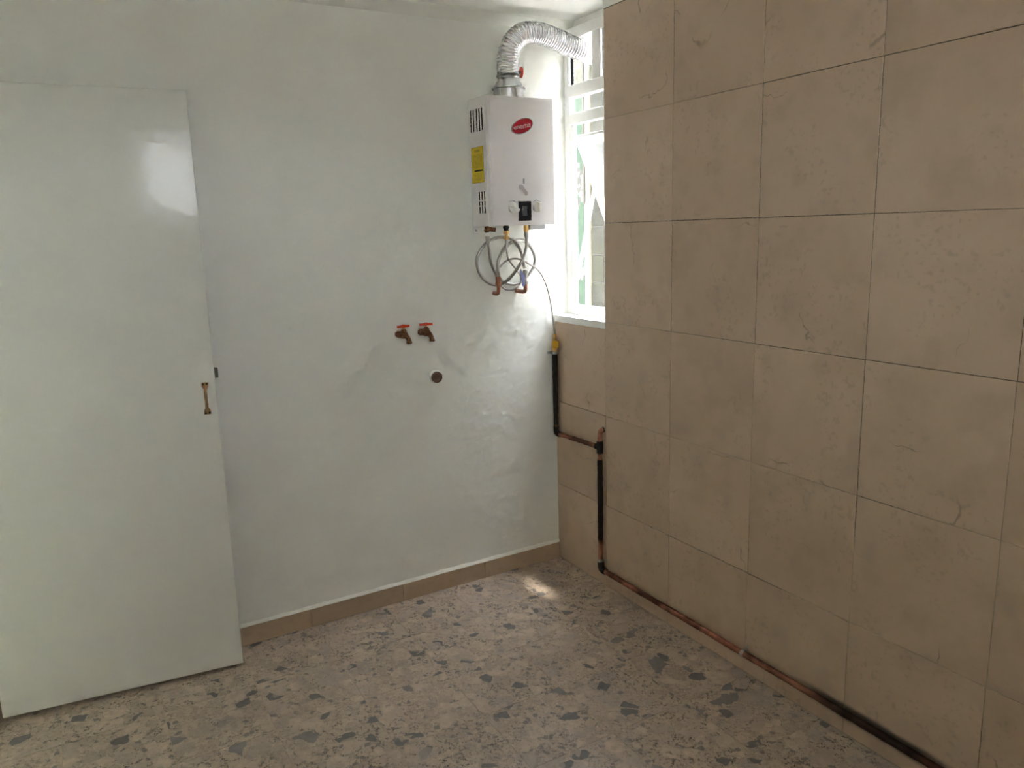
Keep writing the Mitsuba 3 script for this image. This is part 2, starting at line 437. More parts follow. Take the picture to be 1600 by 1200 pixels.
def tile_mesh(w, h, t=0.007, c=0.0009):
    """one wall tile lying against x = 0, its face towards -x, bottom far corner at the origin"""
    pts = [(x, y, z) for x, i in ((0, c), (c, 0), (t, 0)) for y in (-w + i, -i) for z in (i, h - i)]
    return trimesh.convex.convex_hull(np.array(pts))


rng = random.Random(3)
J = 0.0019
tile_ply = {}
for col in range(-1, 9):
    y0 = 0.0 if col < 0 else -(W0 + col * TS)
    y1 = max(-(W0 + (col + 1) * TS), YR)
    for row in range(6):
        z0 = 0.0 if row == 0 else H0 + (row - 1) * TS
        z1 = H0 + row * TS
        if col < 0 and row > 2:
            continue
        w, h = y0 - y1 - J, z1 - z0 - J
        k = (round(w, 4), round(h, 4))
        if k not in tile_ply:
            tile_ply[k] = mikit.ply(tile_mesh(w, h), 'm_tile', smooth=False)
        dx = rng.uniform(-0.0008, 0.0006)
        M = T().translate([dx, y0 - J / 2 + rng.uniform(-.0003, .0003), z0 + J / 2 + rng.uniform(-.0003, .0003)]).rotate([0, 0, 1], rng.uniform(-0.12, 0.12)).rotate([0, 1, 0], rng.uniform(-0.09, 0.09))
        scene[numbered('wall_right__tile')] = {**tile_ply[k], 'to_world': M}

# floor: terrazzo tiles, 30 cm
structure('floor', 'worn terrazzo floor of square tiles')
scene['floor'] = mikit.ply(box(XL - WT, WT, YR - WT, WT, -0.12, -0.0012), 'm_floor_joint', False)
FJ = 0.0020
ft = {}
for i in range(0, 8):
    for j in range(0, 13):
        x1, x0 = -0.3 * i, max(-0.3 * (i + 1), XL)
        y1, y0 = -0.3 * j, max(-0.3 * (j + 1), YR)
        w, h = x1 - x0 - FJ, y1 - y0 - FJ
        k = (round(w, 4), round(h, 4))
        if k not in ft:
            c = 0.0006
            pts = [(x, y, z) for z, q in ((0, c), (-c, 0), (-0.012, 0)) for x in (q, w - q) for y in (q, h - q)]
            ft[k] = mikit.ply(trimesh.convex.convex_hull(np.array(pts)), 'm_terrazzo', smooth=False)
        scene[numbered('floor__tile')] = {**ft[k], 'to_world': T().translate([x0 + FJ / 2, y0 + FJ / 2, rng.uniform(-0.0004, 0.0002)])}

# skirting along the white wall, with the painted plaster bead above it
structure('baseboard_back', 'beige tile skirting with a white painted top bead')
sx = [0.0, -0.412, -0.812, -1.213, -1.613, -2.013, XL]
for a, b in zip(sx[:-1], sx[1:]):
    part('baseboard_back', 'tile', bevel_box(b + 0.001, a - 0.001, -0.010, 0.002, 0.001, 0.078, 0.0012), 'm_skirting', False)
prof = Polygon([(0.001, 0.078), (-0.0105, 0.078), (-0.0105, 0.081), (-0.006, 0.087), (0.001, 0.094)])
bead = trimesh.creation.extrude_polygon(prof, -XL)
bead.apply_transform(np.array([[0, 0, 1, XL], [1, 0, 0, 0], [0, 1, 0, 0], [0, 0, 0, 1.0]]))
part('baseboard_back', 'paint_bead', bead, 'm_bead', False)

# left wall with the doorway, rear wall with its window (both beside or behind the camera)
DY0, DY1, DZ = -0.055, -0.875, 2.07
put('wall_left', join(box(XL - WT, XL, DY0, 0.0, -0.1, CEIL), box(XL - WT, XL, YR - WT, DY1, -0.1, CEIL), box(XL - WT, XL, DY1, DY0, DZ, CEIL)), 'm_plaster', False, kind='structure')
RX0, RX1, RZ0, RZ1 = -2.12, -1.30, 1.74, 2.30
put('wall_front', join(box(XL, RX0, YR - WT, YR, -0.1, CEIL), box(RX1, 0.002, YR - WT, YR, -0.1, CEIL), box(RX0, RX1, YR - WT, YR, -0.1, RZ0), box(RX0, RX1, YR - WT, YR, RZ1, CEIL)), 'm_plaster', False, kind='structure')
structure('window_2')
fy0, fy1 = YR - 0.09, YR - 0.05
part('window_2', 'frame', join(bevel_box(RX0, RX0 + .04, fy0, fy1, RZ0, RZ1), bevel_box(RX1 - .04, RX1, fy0, fy1, RZ0, RZ1), bevel_box(RX0, RX1, fy0, fy1, RZ0, RZ0 + .04), bevel_box(RX0, RX1, fy0, fy1, RZ1 - .04, RZ1)), 'm_white_metal', False)
xm = (RX0 + RX1) / 2
part('window_2', 'mullion', bevel_box(xm - .02, xm + .02, fy0, fy1, RZ0 + .03, RZ1 - .03), 'm_white_metal', False)
part('window_2', 'sill', bevel_box(RX0, RX1, YR - WT, YR + .02, RZ0 - .03, RZ0), 'm_white_paint', False)
for a, b in ((RX0 + .03, xm - .015), (xm + .015, RX1 - .03)):
    part('window_2', 'pane', trimesh.Trimesh([[a, YR - .07, RZ0 + .03], [b, YR - .07, RZ0 + .03], [b, YR - .07, RZ1 - .03], [a, YR - .07, RZ1 - .03]], [[0, 1, 2], [0, 2, 3]]), 'm_pane', False)

# ------------------------------------------------------------------ door leaf, swung open against the white wall
structure('door_1', 'plain white enamelled door standing open against the white wall')
DA = np.array([-1.511, -0.152, 0.012])      # free bottom corner of the face we see
du = np.array([-0.994, 0.109, 0.0]); du /= np.linalg.norm(du)
dv = np.array([-du[1], du[0], 0.0]) * -1    # towards the wall behind
lean = math.radians(0.5)                    # it sags a little towards its free edge
DM = np.eye(4)
DM[:3, 0] = math.cos(lean) * du + math.sin(lean) * np.array([0, 0, 1]); DM[:3, 1] = dv
DM[:3, 2] = -math.sin(lean) * du + math.cos(lean) * np.array([0, 0, 1]); DM[:3, 3] = DA


def door_part(name, m, bsdf, smooth=30, **k):
    m = m.copy(); m.apply_transform(DM)
    if np.linalg.det(DM[:3, :3]) < 0: m.invert()
    return part('door_1', name, m, bsdf, smooth, **k)


DW, DH, DT = 0.761, 2.018, 0.036
door_part('leaf', bevel_box(0, DW, 0, DT, 0, DH, 0.0025), 'm_door', False)
# bent brass pull: two screwed feet, a bar bowed outwards
arc = [(0.0345 + 0.0012 * math.sin(t * PI), -0.0035 - 0.021 * math.sin(t * PI) ** 0.75, 0.967 + 0.088 * t) for t in np.linspace(0, 1, 15)]
pts, q = spline(arc, 0.003)
prof_w = np.array([0.0062 - 0.0016 * math.sin(PI * k / (len(pts) - 1)) for k in range(len(pts))])
foot = lambda z0, z1, sgn: trimesh.convex.convex_hull(np.array([(x, y, z) for y in (-0.004, 0.0) for x, z in ((0.0345 - 0.0115, z0), (0.0345 + 0.0115, z0), (0.0345 - 0.0115, (z0 + z1) / 2), (0.0345 + 0.0115, (z0 + z1) / 2), (0.0345 - 0.006, z1), (0.0345 + 0.006, z1))]))
hk = door_part('handle', join(sweep(pts, prof_w, 14), foot(0.955, 0.978, 1), foot(1.067, 1.044, -1)), 'm_handle_brass', 30, label='tarnished brass pull handle')
for zz in (0.9602, 1.0618):
    for xx in (-0.0062, 0.0062):
        m = lathe([(0, 0), (0.0032, 0), (0.0032, 0.0006), (0.0018, 0.0016), (0, 0.0018)], (0.0345 + xx, -0.0038, zz), (0, -1, 0), 14)
        m.apply_transform(DM)
        put(hk + '__screw', m, 'm_dark', 30)
lm = join(bevel_box(-0.0004, 0.002, 0.009, 0.028, 1.066, 1.124, 0.0002), bevel_box(-0.0120, 0.0, 0.010, 0.026, 1.077, 1.112, 0.002))
door_part('latch', lm, 'm_dark_steel', False, label='dark steel latch bolt in the door edge')
for zz in (0.25, 1.0, 1.78):
    door_part('hinge', rod((DW + 0.006, -0.004, zz), (DW + 0.006, -0.004, zz + 0.09), 0.0065, 16), 'm_dark_steel')
part('door_1', 'frame', join(bevel_box(XL - WT, XL + 0.006, DY0 - 0.032, DY0, 0, DZ), bevel_box(XL - WT, XL + 0.006, DY1, DY1 + 0.032, 0, DZ), bevel_box(XL - WT, XL + 0.006, DY1, DY0, DZ - 0.032, DZ)), 'm_door', False)

# ------------------------------------------------------------------ window in the right wall
structure('window_1', 'narrow white metal window in the corner with a tilted lower sash')
FX0, FX1 = 0.072, 0.102
part('window_1', 'sill', bevel_box(0.0, WT + 0.03, -W0, 0.0, SILL - 0.03, SILL, 0.0015), 'm_white_paint', False)
part('window_1', 'stile', bevel_box(FX0, FX1, -0.038, 0, SILL, 2.386, 0.003), 'm_white_metal', False)
part('window_1', 'stile', bevel_box(FX0, FX1, -W0, -W0 + 0.04, SILL, 2.386, 0.003), 'm_white_metal', False)
part('window_1', 'head_rail', bevel_box(FX0, FX1, -W0 + .04, -0.038, 2.340, 2.386, 0.003), 'm_white_metal', False)
part('window_1', 'mullion', bevel_box(FX0, FX1, -0.264, -0.204, 2.157, 2.340, 0.003), 'm_white_metal', False)
part('window_1', 'rail', bevel_box(FX0 - 0.004, FX1, -W0 + .04, -0.03, 2.105, 2.157, 0.003), 'm_white_metal', False)
part('window_1', 'rail', bevel_box(FX0 - 0.002, FX1, -W0 + .04, -0.034, 1.995, 2.042, 0.003), 'm_white_metal', False)
part('window_1', 'bottom_rail', bevel_box(FX0, FX1, -W0 + .04, -0.038, SILL, 1.218, 0.003), 'm_white_metal', False)
part('window_1', 'inner_stile', join(bevel_box(FX0 + .004, 0.091, -0.065, -0.037, 1.216, 1.996, 0.002), bevel_box(FX0 + .004, 0.091, -W0 + 0.039, -W0 + .058, 1.216, 1.996, 0.002)), 'm_white_metal', False)
part('window_1', 'dark_strip', bevel_box(0.084, 0.096, -0.0435, -0.0375, 2.157, 2.340, 0.001), 'm_dark', False)  # dark strips along the edges of the upper glass
part('window_1', 'dark_strip', bevel_box(0.084, 0.096, -0.2705, -0.2635, 2.157, 2.340, 0.001), 'm_dark', False)
put('window_1__stile__hook', lathe([(0, 0), (0.004, 0), (0.005, 0.004), (0.003, 0.012), (0, 0.013)], (FX0 + .001, -0.006, 2.083), (-1, 0, 0.3), 12), 'm_white_metal')


def pane_yz(x, y0, y1, z0, z1, hole=None):
    p = sbox(y0, z0, y1, z1)
    if hole:
        p = p.difference(Point(hole[:2]).buffer(hole[2], 24))
    v, f = trimesh.creation.triangulate_polygon(p, engine='earcut')
    return trimesh.Trimesh(np.column_stack([np.full(len(v), x), v]), f, process=False)


part('window_1', 'pane', pane_yz(0.092, -0.206, -0.036, 2.155, 2.342, (-0.1165, 2.2865, 0.0455)), 'm_pane', False)
part('window_1', 'pane', pane_yz(0.092, -W0 + .038, -0.262, 2.155, 2.342), 'm_pane', False)
part('window_1', 'pane', pane_yz(0.092, -W0 + .038, -0.036, 2.04, 2.107), 'm_pane', False)
# awning sash: hinged at its top rail, bottom pushed outwards
SH = np.array([0.100, 0, 1.945]); sa = math.radians(24.0)
SM = np.eye(4); SM[:3, :3] = np.array([[math.cos(sa), 0, -math.sin(sa)], [0, 1, 0], [math.sin(sa), 0, math.cos(sa)]]); SM[:3, 3] = SH


def sash_part(name, m, bsdf, **k):
    m = m.copy(); m.apply_transform(SM)
    return put(name, m, bsdf, False, **k)


SY0, SY1, SL = -W0 + 0.050, -0.050, 0.715
sash_part('window_1__sash', join(bevel_box(-.012, .012, SY0, SY1, -0.038, 0.0, .002), bevel_box(-.012, .012, SY0, SY1, -SL, -SL + .04, .002),
                                 bevel_box(-.012, .012, SY1 - .036, SY1, -SL + .03, -0.03, .002), bevel_box(-.012, .012, SY0, SY0 + .036, -SL + .03, -0.03, .002)), 'm_white_metal')
sash_part('window_1__sash__pane', trimesh.Trimesh([[.004, SY0 + .03, -SL + .03], [.004, SY1 - .03, -SL + .03], [.004, SY1 - .03, -.04], [.004, SY0 + .03, -.04]], [[0, 1, 2], [0, 2, 3]]), 'm_dusty_pane')
part('window_1', 'ledge', bevel_box(0.094, 0.126, -W0 + 0.05, -0.050, 1.944, 1.952, .001), 'm_white_metal', False)
# flat stay bar from the sash's stile down to the frame
p0, p1 = np.array([0.196, -0.046, 1.722]), np.array([0.098, -0.046, 1.330])
d = (p1 - p0) / np.linalg.norm(p1 - p0); nrm = np.array([-d[2], 0, d[0]])
hull = [p + s * nrm * 0.0085 + np.array([0, t, 0]) for p in (p0, p1) for s in (-1, 1) for t in (-0.0025, 0.0025)]
part('window_1', 'stay_bar', trimesh.convex.convex_hull(np.array(hull)), 'm_white_metal', False)
for p in (p0, p1):
    put('window_1__stay_bar__rivet', lathe([(0, -0.004), (0.004, -0.004), (0.004, 0.004), (0, 0.004)], p, (0, 1, 0), 12), 'm_steel')

# ------------------------------------------------------------------ water heater
HX0, HX1, HY, HZ0, HZ1 = -0.402, -0.087, -0.156, 1.577, 2.077
k = thing('water_heater', 'white wall-hung gas water heater with red oval badge beside the corner window', 'water heater')
cx = m3.CrossSection([[(HX0, 0), (HX1, 0), (HX1, HY), (HX0, HY)]])
fr = [sbox(HX0 + .02, HY, HX1 - .008, -0.004), sbox(HX0, HY + .02, HX1, -0.004)]
outline = sbox(HX0, HY, HX1, -0.006)
body2d = Polygon([(HX0, -0.006), (HX0, HY + 0.020)] + [(HX0 + 0.018 - 0.018 * math.cos(t), HY + 0.020 - 0.020 * math.sin(t)) for t in np.linspace(0.1, PI / 2, 10)] +
                 [(HX1 - 0.007 + 0.007 * math.sin(t), HY + 0.007 - 0.007 * math.cos(t)) for t in np.linspace(0, PI / 2, 6)] + [(HX1, -0.006)])
bm = man_of(trimesh.creation.extrude_polygon(body2d.buffer(0), HZ1 - HZ0)).translate((0, 0, HZ0))


def slot(y0, y1, z0, z1):
    return (HX0, y0, y1, z0, z1)


slots = [slot(y - .0062, y + .0062, 1.950, 2.036) for y in (-0.023, -0.046, -0.0735, -0.0955, -0.1175)]
low = [(y - .0062, y + .0062, z0, z1) for y in (-0.0725, -0.095, -0.117) for z0, z1 in ((1.681, 1.714), (1.659, 1.676), (1.628, 1.655))]
slots += [slot(*s) for s in low]
for s in slots:
    bm = bm - man_of(bevel_box(HX0 - .01, HX0 + .012, s[1], s[2], s[3], s[4], 0.0012))
cav = m3.Manifold.cylinder(0.02, 0.045, 0.045, 32).translate((-0.2535, -0.08, HZ1 - 0.015))
part(k, 'cabinet', mesh_of(bm - cav), 'm_cabinet', 25)
for s in slots:
    part(k, 'dark_slot_liner', box(HX0 + .0016, HX0 + .0125, s[1] - .0002, s[2] + .0002, s[3] - .0002, s[4] + .0002), 'm_dark', False)  # black liner close behind each slot mouth; its colour supplies the shade inside
part(k, 'rear_plate', join(bevel_box(HX0 + .012, HX1 - .012, -0.007, 0.0, HZ0 + .003, HZ1 - .003, .001), bevel_box(-0.400, -0.370, -0.004, 0.0, 1.545, 1.58, .001)), 'm_cabinet', False)
put(k + '__rear_plate__screw', lathe([(0, 0), (.005, 0), (.004, .002), (0, .003)], (-0.386, -0.0035, 1.560), (0, -1, 0), 14), 'm_grey_metal')


def front(m, x, z, rot=0.0, y=HY):
    """mesh drawn in the xy plane with its face along +z, put on the cabinet's front at (x, z)"""
    m = m.copy()
    m.apply_transform(trimesh.transformations.rotation_matrix(rot, [0, 0, 1]))
    m.apply_transform(np.array([[1, 0, 0, x], [0, 0, -1, y], [0, 1, 0, z], [0, 0, 0, 1.0]]))
    return m


def oval(a, b, n=48):
    return Polygon([(a * math.cos(t), b * math.sin(t)) for t in np.linspace(0, 2 * PI, n, endpoint=False)])


bx, bz, brot = -0.240, 1.966, math.radians(21)
badge = part(k, 'badge', front(trimesh.creation.extrude_polygon(oval(.0505, .0262), .0026), bx, bz, brot), 'm_red_badge', 40, label='red oval badge with silver lettering')
put(badge + '__rim', front(trimesh.creation.extrude_polygon(oval(.0530, .0287).difference(oval(.0505, .0262)), .0034), bx, bz, brot), 'm_grey_metal', 40)
tx = meshkit.text_mesh('enerhit', 0.0175, 0.0012, bold=False)
tx.apply_translation([-(tx.bounds[0][0] + tx.bounds[1][0]) / 2, -(tx.bounds[0][1] + tx.bounds[1][1]) / 2, 0.0022])
tx.apply_scale([0.080 / np.ptp(tx.bounds[:, 0]), 0.95, 1.0])
put(badge + '__lettering', front(tx, bx - .001, bz - .001, math.radians(10)), 'm_silver', False)
part(k, 'spark_hole', front(trimesh.creation.extrude_polygon(Polygon([(-.0028, -.009), (.0028, -.009), (.0028, .009), (-.0028, .009)]).buffer(.0012), .0008), -0.239, 1.752), 'm_grey_print', False)
pill = shapely.LineString([(-.0105, .0135), (.0105, -.0135)]).buffer(0.0085, 12)
port = part(k, 'flame_window', front(trimesh.creation.extrude_polygon(pill, .0012), -0.241, 1.716), 'm_port', 40)
put(port + '__rim', front(trimesh.creation.extrude_polygon(pill.buffer(.0022).difference(pill), .002), -0.241, 1.716), 'm_cabinet', 40)
disp = part(k, 'display', front(trimesh.creation.extrude_polygon(sbox(-.0285, -.0375, .0285, .0375).buffer(.0015), .0022), -0.2375, 1.633), 'm_black', False, label='black display panel')
put(disp + '__screen', front(trimesh.creation.extrude_polygon(sbox(-.0115, -.0195, .0115, .0195), .0026), -0.2395, 1.6335), 'm_lcd', False)
for kx, kz, rot in ((-0.2945, 1.646, math.radians(-34)), (-0.180, 1.647, math.radians(90))):
    disc = lathe([(0, 0), (.0215, 0), (.0215, .004), (.020, .010), (.017, .0115), (0, .0115)], n=36)
    ridge = trimesh.convex.convex_hull(np.vstack([[(x, y * w, z) for x in (-.0205 + i, .0205 - i) for y in (-1, 1)] for w, z, i in ((.0072, .008, 0), (.0058, .026, .001), (.0035, .030, .004))]))
    kn = part(k, 'knob', front(disc, kx, kz, rot), 'm_white_plastic', 35)
    put(kn + '__grip', front(ridge, kx, kz, rot), 'm_white_plastic', 20)
    ring = Point(0, 0).buffer(.0292, 32).difference(Point(0, 0).buffer(.0272, 32)).intersection(Polygon([(0, 0), (-.028, .04), (.032, .04)]))
    part(k, 'dial_print', front(trimesh.creation.extrude_polygon(ring, .0004), kx, kz), 'm_grey_print', False)

# yellow warning label on the left side
lab = part(k, 'warning_label', box(HX0 - .0006, HX0 + .0005, -0.1205, -0.0175, 1.7495, 1.8905), 'm_yellow', False, label='yellow warning label')
lines = [box(HX0 - .0009, HX0, -0.1205, -0.0175, a, a + .0016) for a in (1.7495, 1.8889)] + [box(HX0 - .0009, HX0, y, y + .0016, 1.7495, 1.8905) for y in (-0.1205, -0.0191)]
rr = random.Random(11)
for z in (1.876, 1.8705):
    lines.append(box(HX0 - .0009, HX0, -0.092, -0.046, z, z + .0034))
for z in np.arange(1.858, 1.806, -0.0052):
    y = -0.109
    while y < -0.03:
        w = rr.uniform(.006, .016)
        lines.append(box(HX0 - .0008, HX0, y, min(y + w, -0.028), z, z + .0022)); y += w + .003
for z in np.arange(1.785, 1.757, -0.0052):
    y = -0.105
    while y < -0.034:
        w = rr.uniform(.006, .016)
        lines.append(box(HX0 - .0008, HX0, y, min(y + w, -0.032), z, z + .0022)); y += w + .003
put(lab + '__print', join(*lines), 'm_yellow_print', False)
put(lab + '__band', box(HX0 - .0009, HX0, -0.112, -0.040, 1.7945, 1.8005), 'm_dark', False)


# flue collar on the top of the cabinet
collar = lathe([(.040, HZ1 - .015), (.0625, HZ1 - .015), (.0625, 2.115), (.068, 2.117), (.0685, 2.121), (.063, 2.123), (.0408, 2.156), (.0408, 2.175), (.038, 2.175), (.038, 2.150), (.056, 2.115), (.056, HZ1 - .012)], (-0.2535, -0.080, 0), n=48)
part(k, 'flue_collar', collar, 'm_galvanised', 30, label='galvanised flue collar')
# water and gas inlets underneath
part(k, 'inlet', join(rod((-0.377, -0.08, 1.551), (-0.377, -0.08, 1.585), .009), rod((-0.377, -0.08, 1.566), (-0.346, -0.10, 1.560), .0085), prism(6, .0125, .010, (-0.377, -0.08, 1.556), (0, 0, 1))), 'm_old_brass')
part(k, 'inlet', join(rod((-0.285, -0.08, 1.555), (-0.285, -0.08, 1.585), .0105), lathe([(0, 0), (.0135, 0), (.0135, .008), (0, .008)], (-0.285, -0.08, 1.566))), 'm_black')
part(k, 'inlet', join(rod((-0.188, -0.08, 1.548), (-0.188, -0.08, 1.585), .010), prism(6, .0125, .012, (-0.188, -0.08, 1.558), (0, 0, 1))), 'm_brass')
part(k, 'battery_box', rounded_box(-0.172, -0.094, -0.085, -0.035, 1.557, 1.583, .004), 'm_grey_metal', 35, label='grey battery box under the cabinet')
part(k, 'inlet', join(prism(6, .0140, .013, (-0.285, -0.08, 1.543), (0, 0, 1), .3), rod((-0.285, -0.08, 1.528), (-0.285, -0.08, 1.546), .0075)), 'm_brass', False)

# ------------------------------------------------------------------ flexible aluminium flue duct
k = thing('flue_duct', 'shiny corrugated aluminium duct curving from the heater through the window', 'duct')
dp = [(-0.2535, -0.080, 2.158), (-0.2545, -0.081, 2.215), (-0.243, -0.087, 2.278), (-0.196, -0.095, 2.3265), (-0.120, -0.102, 2.3365), (-0.040, -0.104, 2.322), (0.030, -0.110, 2.300), (0.098, -0.117, 2.285), (0.19, -0.122, 2.272), (0.34, -0.125, 2.26)]
pts, s = spline(dp, 0.0011)
R = 0.0440
rad = R - 0.0023 * (0.5 + 0.5 * np.cos(2 * PI * s / 0.0112)) + 0.0005 * np.sin(s * 37) 
part(k, 'hose', sweep(pts, rad, 56, cap=False), 'm_aluminium', True)
part(k, 'band_clamp', lathe([(.0432, 0), (.0466, 0), (.0472, .004), (.0466, .009), (.0432, .009)], (-0.2535, -0.080, 2.163), n=48), 'm_dark_steel')
wires = [[(0.070, -0.100, 2.330), (0.078, -0.098, 2.342), (0.088, -0.099, 2.336), (0.096, -0.104, 2.345), (0.100, -0.110, 2.331)], [(0.084, -0.112, 2.329), (0.088, -0.110, 2.348), (0.092, -0.112, 2.328)]]
part(k, 'tie_wire', join(*[sweep(spline(w, .002)[0], .0012, 8) for w in wires]), 'm_dark_steel', True)


# ------------------------------------------------------------------ braided hoses under the heater
def hose(label, path, r, ferr=(), nuts=(), bsdf='m_braid', group=None, name='flexible_hose'):
    k = thing(name, label, 'hose', group)
    pts, s = spline(path, 0.003)
    part(k, 'tube', sweep(pts, r, 16), bsdf, True)
    for i0, L in ferr:
        a = np.argmin(abs(s - (i0 if i0 >= 0 else s[-1] + i0))); b = min(a + max(2, int(L / 0.003)), len(pts) - 1)
        part(k, 'ferrule', sweep(pts[a:b + 1], r + .0022, 16), 'm_steel', 40)
    for at, ax, n, rr, h, m in nuts:
        part(k, 'nut', prism(n, rr, h, at, ax), m, False)
    return k


hose('left braided steel hose, from the white nut under the heater to the copper stub',
     [(-0.377, -0.08, 1.541), (-0.367, -0.075, 1.486), (-0.343, -0.045, 1.427), (-0.307, -0.021, 1.376), (-0.261, -0.018, 1.335), (-0.197, -0.018, 1.328), (-0.146, -0.022, 1.361), (-0.116, -0.03, 1.421), (-0.14, -0.035, 1.483), (-0.187, -0.04, 1.514), (-0.239, -0.047, 1.508), (-0.286, -0.055, 1.478), (-0.315, -0.056, 1.426), (-0.3135, -0.048, 1.362)],
     .0068, ferr=((0.006, .022), (-0.158, .040), (-0.026, .020)), nuts=(((-0.377, -0.08, 1.536), (0, 0, 1), 6, .0115, .014, 'm_white_plastic'),))
hose('right braided steel hose looping widely from the heater to the blue handled valve',
     [(-0.188, -0.08, 1.5465), (-0.194, -0.090, 1.488), (-0.228, -0.096, 1.42), (-0.262, -0.070, 1.364), (-0.28, -0.042, 1.339), (-0.309, -0.016, 1.329), (-0.355, -0.022, 1.346), (-0.404, -0.045, 1.393), (-0.414, -0.055, 1.446), (-0.38, -0.06, 1.5), (-0.324, -0.062, 1.528), (-0.278, -0.062, 1.529), (-0.239, -0.064, 1.513), (-0.213, -0.066, 1.478), (-0.202, -0.071, 1.434), (-0.203, -0.0868, 1.3975)],
     .0068, ferr=((0.004, .020), (-0.142, .044), (-0.022, .018)))
hose('thin grey gas hose coiling under the heater then running down to the yellow valve',
     [(-0.285, -0.08, 1.524), (-0.288, -0.083, 1.483), (-0.284, -0.087, 1.443), (-0.259, -0.078, 1.413), (-0.226, -0.056, 1.389), (-0.199, -0.045, 1.357), (-0.206, -0.044, 1.324), (-0.237, -0.036, 1.304), (-0.272, -0.022, 1.312), (-0.293, -0.008, 1.35), (-0.287, -0.010, 1.396), (-0.259, -0.018, 1.425), (-0.223, -0.028, 1.437), (-0.19, -0.055, 1.428), (-0.165, -0.056, 1.413), (-0.11, -0.046, 1.382), (-0.066, -0.034, 1.323), (-0.04, -0.030, 1.242), (-0.028, -0.030, 1.155), (-0.022, -0.032, 1.085)],
     .0040, ferr=((0.0, .014),), nuts=(((-0.285, -0.08, 1.518), (0, 0, 1), 6, .0115, .014, 'm_brass'), ((-0.022, -0.032, 1.076), (0, 0, 1), 6, .0095, .014, 'm_brass')), bsdf='m_steel', name='gas_hose')

k = thing('copper_stub', 'short copper elbow coming out of the wall under the heater, joined to the left hose', 'pipe')
pts, s = spline([(-0.3135, -0.048, 1.352), (-0.3135, -0.048, 1.312), (-0.3133, -0.044, 1.298), (-0.313, -0.030, 1.293), (-0.3125, 0.004, 1.293)], .003)
part(k, 'elbow', sweep(pts, .0085, 18), 'm_new_copper', True)
part(k, 'coupling', join(rod((-0.3135, -0.048, 1.330), (-0.3135, -0.048, 1.366), .0112), prism(6, .0125, .010, (-0.3135, -0.048, 1.356), (0, 0, 1))), 'm_new_copper')

k = thing('stop_valve', 'blue handled stop valve on a copper elbow under the heater', 'valve')
pts, s = spline([(-0.197, 0.004, 1.2955), (-0.202, -0.066, 1.296), (-0.203, -0.082, 1.299), (-0.203, -0.087, 1.310), (-0.203, -0.087, 1.332)], .003)
part(k, 'elbow', sweep(pts, .0088, 18), 'm_new_copper', True, label='copper elbow')
part(k, 'body', join(rod((-0.203, -0.087, 1.326), (-0.203, -0.087, 1.390), .0088), prism(6, .0125, .011, (-0.203, -0.087, 1.330), (0, 0, 1)), prism(6, .0125, .011, (-0.203, -0.087, 1.374), (0, 0, 1)), rod((-0.203, -0.087, 1.352), (-0.219, -0.098, 1.352), .006)), 'm_steel')
hp = [(-0.211, -0.098, 1.322), (-0.229, -0.107, 1.322), (-0.210, -0.098, 1.356), (-0.236, -0.110, 1.362), (-0.243, -0.112, 1.384), (-0.238, -0.110, 1.396), (-0.242, -0.112, 1.394), (-0.214, -0.100, 1.366)]
part(k, 'lever', trimesh.convex.convex_hull(np.array([np.array(p) + o for p in hp for o in ([0.003, 0.004, 0], [-0.003, -0.004, 0])])), 'm_blue_handle', False, label='blue lever')

# ------------------------------------------------------------------ gate valve high up behind the duct
k = thing('gate_valve', 'red wheeled gate valve on the wall, mostly hidden behind the aluminium duct', 'valve')
part(k, 'body', join(rod((-0.222, -0.022, 2.156), (-0.222, -0.022, 2.325), .008), rod((-0.222, -0.022, 2.164), (-0.222, 0.003, 2.164), .008), rod((-0.222, -0.022, 2.180), (-0.222, -0.022, 2.214), .0125), rod((-0.222, -0.022, 2.197), (-0.162, -0.030, 2.197), .005), rod((-0.222, -0.022, 2.312), (-0.222, -0.022, 2.330), .0095)), 'm_dark_steel')
ax = np.array([0.985, -0.17, 0.0]); wc = np.array([-0.1605, -0.030, 2.197])
a1 = np.array([0.17, 0.985, 0]); a2 = np.array([0, 0, 1.0])
ringp = np.array([wc + .0195 * (math.cos(t) * a1 + math.sin(t) * a2) for t in np.linspace(0, 2 * PI, 33)])
wheel = [sweep(ringp, .0028, 10)] + [rod(wc - .019 * (math.cos(t) * a1 + math.sin(t) * a2), wc + .019 * (math.cos(t) * a1 + math.sin(t) * a2), .0022, 10) for t in (0.0, PI / 3, 2 * PI / 3)] + [rod(wc - ax * .004, wc + ax * .006, .006, 14)]
part(k, 'handwheel', join(*wheel), 'm_red_handle', 40, label='red handwheel')


